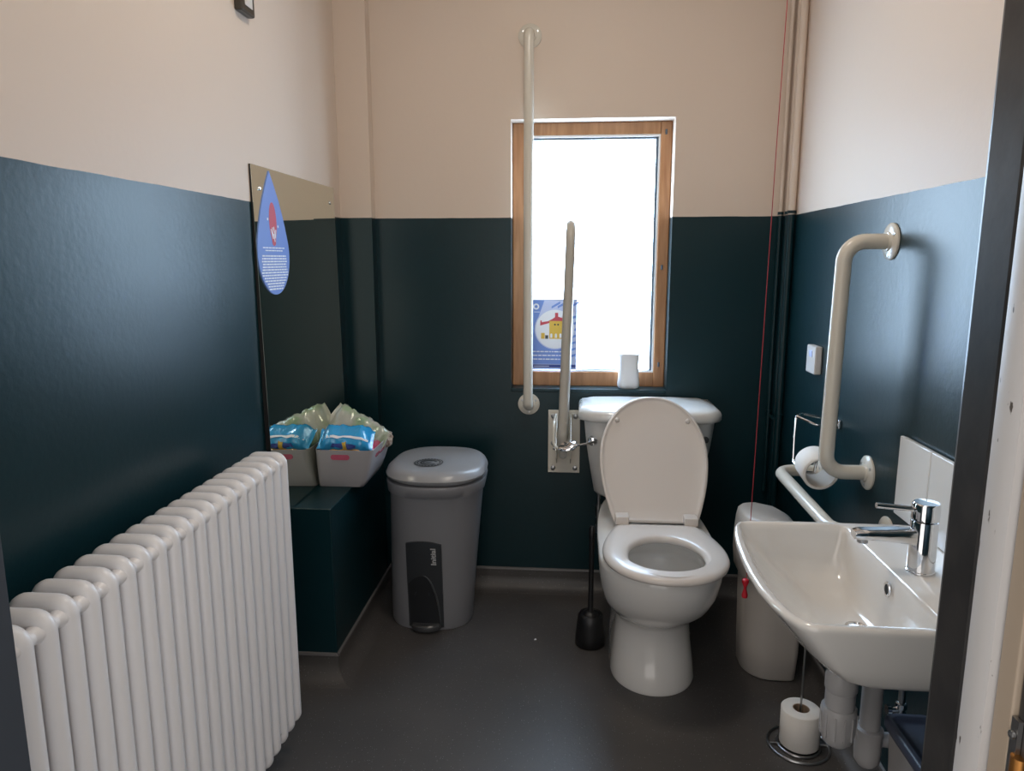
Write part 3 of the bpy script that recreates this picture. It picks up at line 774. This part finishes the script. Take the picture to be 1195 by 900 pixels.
    lathe(bm, [(.019, 0), (.019, .008), (.014, .017), (.004, .021)], c, (0, -1, 0), 24); lev = obj('flush_lever', bm, M_CHROME, t)
    bm = B(); tube(bm, [(.083, 2.482, .683), (.055, 2.462, .680), (.02, 2.440, .679)], .004, 10, cap='round'); obj('lever_arm', bm, M_CHROME, lev)
    bm = B(); rings = [[Vector((-.006+.034*s*cos(a), 2.436+.019*s*sin(a), .677+z+.006*cos(a)+.009*s*sin(a))) for a in [2*pi*k/28 for k in range(28)]] for s, z in ((.8, -.006), (1, -.002), (1, .003), (.85, .007), (.3, .009))]
    loft(bm, rings); obj('lever_paddle', bm, M_CHROME, lev)
    bm = B(); lathe(bm, [(.012, 0), (.012, .004), (.009, .006), (.001, .006)], (cx+.199, 2.514, .690), (0, -1, 0), 20); obj('overflow_plug', bm, M_PANEL, t)
    bm = B(); tube(bm, fillet([(.112, 2.60, .46), (.112, 2.60, .30), (.112, 2.73, .28)], .02), .0075, 12); p = obj('supply_pipe', bm, M_STEEL, t)
    bm = B(); tube(bm, [(.112, 2.60, .36), (.112, 2.60, .41)], .012, 12); obj('isolating_valve', bm, M_STEEL, p)
toilet()

# toilet brush
def brush():
    c = (.080, 2.325, .0)
    t = thing('toilet_brush', c, 'black toilet brush in its black holder on the floor beside the toilet', 'toilet brush')
    bm = B(); lathe(bm, [(.048, 0), (.052, .004), (.051, .03), (.046, .085), (.043, .110), (.038, .115), (.034, .110), (.030, .112)], c, n=36); obj('brush_holder', bm, M_BLACK, t, angle=50)
    bm = B(); lathe(bm, [(.03, .108), (.025, .118), (.012, .124), (.0095, .14), (.0085, .30), (.010, .38), (.011, .42), (.007, .43)], c, n=20); obj('brush_handle', bm, M_BLACK, t, angle=50)
brush()

# sanitary bin
def sanbin():
    t = thing('sanitary_bin', (.62, 2.22, 0), 'off-white sanitary bin with sloping lid on the floor behind the basin', 'bin')
    def plan(x0, x1, y0, y1, rl, rr, z, n=8):
        out = []
        for cx, cy, a0, r in ((x1-rr, y1-rr, 0, rr), (x0+rr, y1-rr, 90, rr), (x0+rl, y0+rl, 180, rl), (x1-rr, y0+rr, 270, rr)):
            for k in range(n+1):
                a = radians(a0+90*k/n); out.append(Vector((cx+r*cos(a), cy+r*sin(a), z)))
        return out
    m = mat('off_white_plastic', (.47, .43, .39), .4)
    bm = B(); L = [(.0, .572, .720, 2.145), (.008, .566, .722, 2.138), (.10, .562, .724, 2.125), (.33, .556, .724, 2.118), (.335, .560, .72, 2.125)]
    loft(bm, [plan(x0, x1, y, 2.29, .085, .02, z) for z, x0, x1, y in L]); obj('bin_body', bm, m, t, angle=50)
    bm = B(); L = [(.325, .550, .724, 2.112, 0), (.345, .541, .726, 2.104, 0), (.40, .536, .728, 2.098, 0), (.46, .537, .728, 2.100, 0), (.505, .541, .724, 2.108, .6), (.528, .546, .718, 2.114, 1), (.536, .556, .708, 2.125, 1), (.538, .575, .69, 2.15, 1)]
    rings = []
    for z, x0, x1, y, s in L:
        r = plan(x0, x1, y, 2.30, .085, .03, z)
        if s:
            for p in r: p.z -= .45*max(0, p.x-.635)*s
        rings.append(r)
    loft(bm, rings); obj('bin_lid', bm, m, t, angle=50)
sanbin()

# ------------------------------------------------------------------ basin with tap, tiles and wastes
BASIN_Y = 1.37
def basin():
    t = thing('hand_basin', (XR-.15, 1.38, .60), 'white ceramic wash basin on the side wall with a curved front edge', 'basin')
    xw = XR-.003
    outer = [(xw, 1.622), (.470, 1.626), (.405, 1.622), (.388, 1.614), (.377, 1.59), (.366, 1.545), (.3565, 1.48), (.350, 1.40), (.3475, 1.33), (.349, 1.27), (.357, 1.215), (.368, 1.175), (.383, 1.145), (.397, 1.130), (.412, 1.125), (.50, 1.122), (xw, 1.12)]
    def resample(off, xr, x_sh=0, sc=1.0, rear=False):
        c = (.54, BASIN_Y)
        return c
    # shrink helper: offset polygon towards inside by moving edges
    def inset(poly, dl, dr, dy):
        xs0, xs1 = min(p[0] for p in poly), max(p[0] for p in poly); ys0, ys1 = min(p[1] for p in poly), max(p[1] for p in poly)
        nx0, nx1, ny0, ny1 = xs0+dl, xs1-dr, ys0+dy, ys1-dy
        return [(nx0+(p[0]-xs0)/(xs1-xs0)*(nx1-nx0), ny0+(p[1]-ys0)/(ys1-ys0)*(ny1-ny0)) for p in poly]
    NA = 160; c = (.52, BASIN_Y)
    def soften(poly, r):
        """round the two rear corners of the inner bowl"""
        (xa, ya), (xb, yb) = poly[0], poly[-1]; k = 6
        r = min(r, (xa-min(p[0] for p in poly))*.3, (ya-yb)*.3)
        a = [(xa-r+r*sin(q), ya-r+r*cos(q)) for q in [pi/2*(1-i/k) for i in range(k+1)]]
        b = [(xb-r+r*cos(q), yb+r-r*sin(q)) for q in [pi/2*(1-i/k) for i in range(k+1)]]
        return a+poly[1:-1]+b
    def ring(poly, z, zf=None):
        out = []; xs = [p[0] for p in poly]; a0, a1 = min(xs), max(xs); cc = (min(max(.50, a0+.35*(a1-a0)), a1-.35*(a1-a0)), BASIN_Y)
        for k in range(NA):
            a = 2*pi*k/NA+.001; x, y = ray_poly(cc, poly, a); out.append(Vector((x, y, z if zf is None else zf(x, y))))
        return out
    fl = lambda x, y: .598+.0*x
    rings = [ring(inset(outer, .20, .10, .12), .588), ring(inset(outer, .15, .03, .05), .592), ring(inset(outer, .118, .0, .03), .604), ring(inset(outer, .085, 0, .018), .618), ring(inset(outer, .058, 0, .009), .645), ring(inset(outer, .026, 0, .003), .685), ring(inset(outer, .006, 0, .0005), .708),
             ring(inset(outer, .001, 0, 0), .715), ring(outer, .720), ring(inset(outer, .003, 0, .003), .7245), ring(inset(outer, .008, .0, .008), .726)]
    inn = lambda dl, dr, dy, r=.03: soften(inset(outer, dl, dr, dy), r)
    rings += [ring(inn(.017, .150, .017, .010), .7255), ring(inn(.021, .154, .021, .010), .722), ring(inn(.026, .157, .025, .011), .710), ring(inn(.045, .159, .030, .013), .690),
              ring(inn(.085, .162, .036, .016), .658), ring(inn(.125, .166, .050, .022), .630), ring(inn(.150, .174, .075, .045), .612), ring(inn(.172, .188, .13, .04), .603), ring(inn(.192, .203, .19, .03), .600)]
    bm = B(); loft(bm, rings); bs = obj('basin_bowl', bm, M_CERAMIC, t, angle=55)
    bm = B(); lathe(bm, [(.022, 0), (.022, .003), (.016, .004), (.014, .0015), (.002, .001)], (.572, BASIN_Y, .5995), n=28); obj('waste_ring', bm, M_CHROME, bs)
    # overflow ring on the rear face of the bowl
    bm = B(); R = []
    for k in range(24):
        a = 2*pi*k/24; R.append(Vector((.6165, 1.355+.0105*cos(a), .690+.0125*sin(a))))
    tube(bm, R+[R[0]], .0028, 8); obj('overflow_ring', bm, M_CHROME, bs)
    bm = B(); lathe(bm, [(.009, 0), (.009, .004)], (.6145, 1.355, .690), (1, 0, 0), 18); obj('overflow_hole', bm, M_DARK, bs)
basin()
def tap():
    x, y, z = .678, 1.365, .7262
    t = thing('basin_mixer_tap', (x, y, z), 'chrome lever mixer tap standing on the wash basin', 'tap')
    bm = B(); lathe(bm, [(.0255, 0), (.0255, .003), (.0245, .004), (.0245, .100), (.0235, .102)], (x, y, z), n=40); obj('tap_body', bm, M_CHROME, t, angle=40)
    bm = B(); lathe(bm, [(.0235, .104), (.0245, .105), (.0245, .134), (.022, .138), (.001, .139)], (x, y, z), n=40); cap = obj('tap_head', bm, M_CHROME, t, angle=40)
    bm = B(); tube(bm, [(x-.02, y, z+.124), (x-.092, y, z+.130)], .0055, 14); obj('lever', bm, M_CHROME, cap, angle=40)
    bm = B(); rings = []
    for s, (xx, h0, h1, w) in enumerate(((x-.005, .050, .088, .015), (x-.03, .056, .086, .017), (x-.07, .060, .084, .017), (x-.105, .062, .083, .0165), (x-.122, .062, .082, .016), (x-.130, .064, .079, .014))):
        r = rrect(-w, w, h0, h1, .009, 0, 5); rings.append([Vector((xx, y+p.x, z+p.y)) for p in r])
    loft(bm, rings); sp = obj('spout', bm, M_CHROME, t, angle=50)
    bm = B(); lathe(bm, [(.010, 0), (.010, .008), (.008, .008)], (x-.112, y, z+.055), n=20); obj('aerator', bm, M_STEEL, sp)
tap()
def tiles():
    t = thing('tiled_splashback', (XR, 1.4, .727), 'white tiled splashback behind the basin tap', 'splashback')
    obj('grout_bed', box(B(), (XR-.006, 1.13, .7275), (XR, 1.692, .913)), M_GROUT, t, smooth=False)
    for y0, y1 in ((1.548, 1.694), (1.398, 1.545), (1.248, 1.395), (1.128, 1.245)):
        obj('tile', box(B(), (XR-.014, y0, .7275), (XR-.005, y1, .915)), M_TILE, t, bevel=.002)
tiles()
M_PVC = mat('white_pvc', (.42, .41, .41), .35)
def wastes():
    c = (.548, 1.36, 0)
    t = thing('bottle_trap', (c[0], c[1], .34), 'white plastic bottle trap hanging under the basin', 'trap')
    bm = B(); lathe(bm, [(.028, .470), (.031, .475), (.031, .50), (.026, .52), (.026, .587)], c, n=32); 
    lathe(bm, [(.0285, .41), (.0285, .49)], c, n=32); obj('trap_body', bm, M_PVC, t, angle=40)
    bm = B(); lathe(bm, [(.001, .350), (.020, .352), (.029, .362), (.0325, .38), (.034, .41), (.034, .432), (.031, .436)], c, n=32)
    for k in range(12):
        a = 2*pi*k/12; box(bm, (-.002, .0325, .375), (.002, .0355, .425), M=Matrix.Translation(c) @ Matrix.Rotation(a, 4, 'Z'))
    obj('trap_cup', bm, M_PVC, t, angle=40)
    bm = B(); tube(bm, [(c[0]+.015, c[1], .53), (XR, c[1]+.02, .53)], .018, 16); obj('outlet_pipe', bm, M_PVC, t)
    c = (.652, 1.455, 0)
    t = thing('waste_pipe', (c[0], c[1], .25), 'upright white plastic waste pipe under the basin beside the bottle trap', 'pipe')
    bm = B(); tube(bm, [(c[0], c[1], .31), (c[0], c[1], .590)], .021, 24); obj('pipe', bm, M_PVC, t)
    bm = B(); lathe(bm, [(.001, .235), (.018, .238), (.026, .25), (.0275, .27), (.0275, .315), (.0285, .318), (.0285, .325), (.023, .328)], c, n=28); obj('pipe_cap', bm, M_PVC, t, angle=40)
    bm = B(); tube(bm, fillet([(c[0], c[1], .30), (c[0]+.05, c[1]+.01, .29), (XR, c[1]+.01, .29)], .02), .016, 14); obj('elbow', bm, M_PVC, t)
    # small supply valves below
    t = thing('supply_valve', (.735, 1.46, .2), 'chrome isolating valve on the wall under the basin', 'valve')
    bm = B(); tube(bm, [(.735, 1.50, .12), (.735, 1.50, .60)], .0075, 12); obj('copper_pipe', bm, M_STEEL, t)
    bm = B(); lathe(bm, [(.008, -.02), (.012, -.018), (.012, -.006), (.009, -.004), (.009, .004), (.012, .006), (.012, .018), (.008, .02)], (.735, 1.50, .34), n=12)
    lathe(bm, [(.007, 0), (.007, .02), (.011, .022), (.011, .03)], (.735, 1.50, .34), (-1, 0, 0), 12); obj('valve_body', bm, M_CHROME, t, angle=30)
wastes()

# lidded blue-topped bin at the lower edge
def blue_bin():
    t = thing('lidded_tub', (.715, 1.33, 0), 'pale upright bin with a slate blue lid on the floor under the basin', 'bin')
    m = mat('beige_grey_plastic', (.36, .34, .33), .45)
    bm = B(); loft(bm, [rrect(x0, .768, y0, y1, .02, z) for z, x0, y0, y1 in ((0, .690, 1.18, 1.42), (.35, .676, 1.165, 1.435), (.352, .68, 1.17, 1.43))]); obj('tub_body', bm, m, t, angle=50)
    bm = B(); L = [(.345, .672, 1.16, 1.44, .022), (.353, .668, 1.155, 1.445, .024), (.366, .668, 1.155, 1.445, .024), (.371, .673, 1.16, 1.44, .022), (.371, .682, 1.17, 1.43, .02), (.366, .688, 1.176, 1.424, .018), (.364, .70, 1.19, 1.41, .015)]
    loft(bm, [rrect(x0, .774-(x0-.668)*.7, y0, y1, r, z) for z, x0, y0, y1, r in L]); obj('tub_lid', bm, M_BLUELID, t, angle=50)
blue_bin()

# ------------------------------------------------------------------ toilet paper
def roll(name, c, axis, ro, ri, length, label):
    t = thing(name, c, label, 'toilet roll')
    c = Vector(c); ax = Vector(axis).normalized(); a, b = frame_axes(ax); n = 48
    def R(r, h, sq=1): return [c+ax*h+a*(r*cos(2*pi*k/n))+b*(r*sin(2*pi*k/n)) for k in range(n)]
    bm = B(); q = loft(bm, [R(ri+.001, 0), R(ro-.003, 0), R(ro, .003), R(ro, length-.003), R(ro-.003, length), R(ri+.001, length)], cap0=False, cap1=False)
    for i in range(n): bm.faces.new((q[-1][i], q[-1][(i+1) % n], q[0][(i+1) % n], q[0][i]))
    obj('paper', bm, M_PAPER, t, angle=50)
    bm = B(); q = loft(bm, [R(ri+.001, .001), R(ri+.001, length-.001), R(ri-.0008, length-.001), R(ri-.0008, .001)], cap0=False, cap1=False)
    for i in range(n): bm.faces.new((q[-1][i], q[-1][(i+1) % n], q[0][(i+1) % n], q[0][i]))
    obj('cardboard_core', bm, M_CARD if ri < .03 else mat('worn_core', (.50, .44, .38), .9), t)
    return t
roll('toilet_roll', (.678, 1.930, .748), (.02, 1, .13), .048, .040, .085, 'nearly finished toilet roll hanging on the chrome holder behind the grab rail')
def holder():
    t = thing('toilet_roll_holder', (XR, 2.12, .80), 'chrome wall-mounted toilet roll holder on the side wall', 'toilet roll holder')
    obj('wall_plate', box(B(), (XR-.010, 2.09, .835), (XR, 2.20, .862)), M_CHROME, t, bevel=.003)
    bm = B(); tube(bm, fillet([(XR-.005, 2.15, .850), (.690, 2.15, .868), (.668, 2.14, .862), (.660, 2.12, .80), (.655, 2.10, .735), (.6555, 2.02, .727), (.666, 1.95, .745), (.666, 1.935, .785)], .012, 6), .0035, 10, cap='round'); obj('wire_arm', bm, M_CHROME, t)
    bm = B(); tube(bm, fillet([(XR-.008, 2.10, .845), (.715, 2.10, .845), (.668, 2.14, .862)], .01, 4), .0035, 10); obj('wire_arm', bm, M_CHROME, t)
holder()
SX, SY = .638, 1.835
def stand():
    t = thing('toilet_roll_stand', (SX, SY, 0), 'wire floor stand with a ring base and upright rod for spare rolls', 'stand')
    bm = B()
    for r, z in ((.080, .004), (.055, .004)):
        p = [Vector((SX+r*cos(a), SY+r*sin(a), z)) for a in [2*pi*k/48 for k in range(49)]]; tube(bm, p, .0035, 8)
    tube(bm, [(SX-.08, SY, .004), (SX+.08, SY, .004)], .003, 8)
    obj('ring_base', bm, M_STEEL, t)
    bm = B(); tube(bm, [(SX, SY, .006), (SX, SY, .50)], .003, 10, cap='round'); obj('rod', bm, M_STEEL, t)
stand()
roll('toilet_roll', (SX+.001, SY-.001, .010), (.0, 0, 1), .052, .021, .104, 'full white toilet roll threaded on the floor stand under the basin')

# ------------------------------------------------------------------ emergency cord, pipes, switch
def cord():
    t = thing('alarm_pull_cord', (.515, 1.95, .40), 'red emergency pull cord hanging from the ceiling beside the basin', 'pull cord')
    bm = B(); pts = [(.522, 1.95, ZC), (.521, 1.95, 2.1), (.514, 1.951, 1.6), (.508, 1.949, 1.0), (.503, 1.95, .43)]; tube(bm, pts, .0011, 8); obj('cord', bm, M_CORD, t)
    bm = B(); lathe(bm, [(.003, .0), (.008, .003), (.009, .010), (.004, .028), (.0045, .034), (.010, .050), (.009, .056), (.002, .060)], (.5005, 1.95, .372), n=14); obj('toggle', bm, M_RED, t)
cord()
M_PIPE = wall_paint('pipe_paint', ZP, .1)
for (x, y, r, z0, lab) in ((.748, D-.012, .0075, .44, 'thinnest painted pipe up the room corner, farthest from the side wall'), (.766, D-.036, .0082, .0, 'thin painted pipe in the room corner between its thinner and thicker neighbours'),
                     (.765, 2.655, .0125, .0, 'thickest of the painted corner pipes, against the side wall')):
    bm = B(); tube(bm, [(x, y, z0), (x, y, ZC)], r, 14); o = obj('corner_pipe', bm, M_PIPE, label=lab, cat='pipe', group='pipes in the room corner')
    if z0 == 0 or True:
        for z in (.75, 1.477):
            bm = B(); lathe(bm, [(r+.003, 0), (r+.003, .01)], (x, y, z), n=14)
            if z < 1: box(bm, (x-.004, y, z), (x+.004, D if y > 2.69 else y+.02, z+.008))
            obj('pipe_clip', bm, M_TEAL, o, smooth=False)
bm = B(); tube(bm, [(.745, 2.70, .742), (.745, 2.65, .742)], .006, 10)
obj('pipe_valve', bm, M_TEAL, label='small painted stop valve on the corner pipes low down', cat='valve')
s = obj('wall_switch', box(B(), (XR-.022, 2.290, .962), (XR, 2.372, 1.050)), M_WHITEPL, bevel=.004, label='small white plastic sensor box on the dark side wall', cat='switch')
obj('indicator', box(B(), (XR-.0235, 2.318, 1.015), (XR-.0215, 2.345, 1.035)), M_PALEB, s, smooth=False)

# small scrap on the floor
bm = B(); prism(bm, [(0, 0), (.008, .002), (.006, .010), (.001, .006)], (-.115, 2.33, .0005), (1, 0, 0), (0, 1, 0), (0, 0, 1), .002)
obj('paper_scrap', bm, M_WPRINT, smooth=False, label='tiny white scrap of paper on the floor between bin and toilet brush', cat='litter')

# ------------------------------------------------------------------ unseen ceiling lamp added as warm fill and corridor daylight
def lamp():
    t = thing('added_fill_lamp', (0, 1.5, ZC-.07), 'unseen round ceiling lamp added for warm fill light', 'lamp')
    bm = B(); lathe(bm, [(.17, ZC-.02), (.17, ZC)], (-.04, 1.55, 0), n=40); obj('fill_lamp_base', bm, M_WHITEPL, t)
    bm = B(); lathe(bm, [(.02, ZC-.075), (.10, ZC-.07), (.145, ZC-.05), (.16, ZC-.0205)], (-.04, 1.55, 0), n=40); obj('fill_lamp_diffuser', bm, M_FILL_LAMP, t)
lamp()

w = bpy.data.worlds.new('world'); bpy.context.scene.world = w; w.use_nodes = True
bg = w.node_tree.nodes['Background']; bg.inputs['Color'].default_value = (1, .95, .91, 1); bg.inputs['Strength'].default_value = 1.05

# ------------------------------------------------------------------ camera
cam = bpy.data.cameras.new('camera'); co = bpy.data.objects.new('camera', cam); C.objects.link(co)
cam.sensor_fit = 'HORIZONTAL'; cam.sensor_width = 36; cam.lens = 36*838/1195; cam.clip_start = .02
co.matrix_world = Matrix.Translation((0, 0, H)) @ Matrix.Rotation(.0823, 4, 'Z') @ Matrix.Rotation(pi/2-.1741, 4, 'X') @ Matrix.Rotation(-.001, 4, 'Z')
S = bpy.context.scene; S.camera = co
S.view_settings.view_transform = 'Standard'; S.view_settings.look = 'None'; S.view_settings.gamma = 1; S.view_settings.use_curve_mapping = False
S.view_settings.exposure = .6
S.cycles.use_denoising = True
S.cycles.max_bounces = 10; S.cycles.diffuse_bounces = 6; S.cycles.glossy_bounces = 5
S.cycles.sample_clamp_indirect = 6
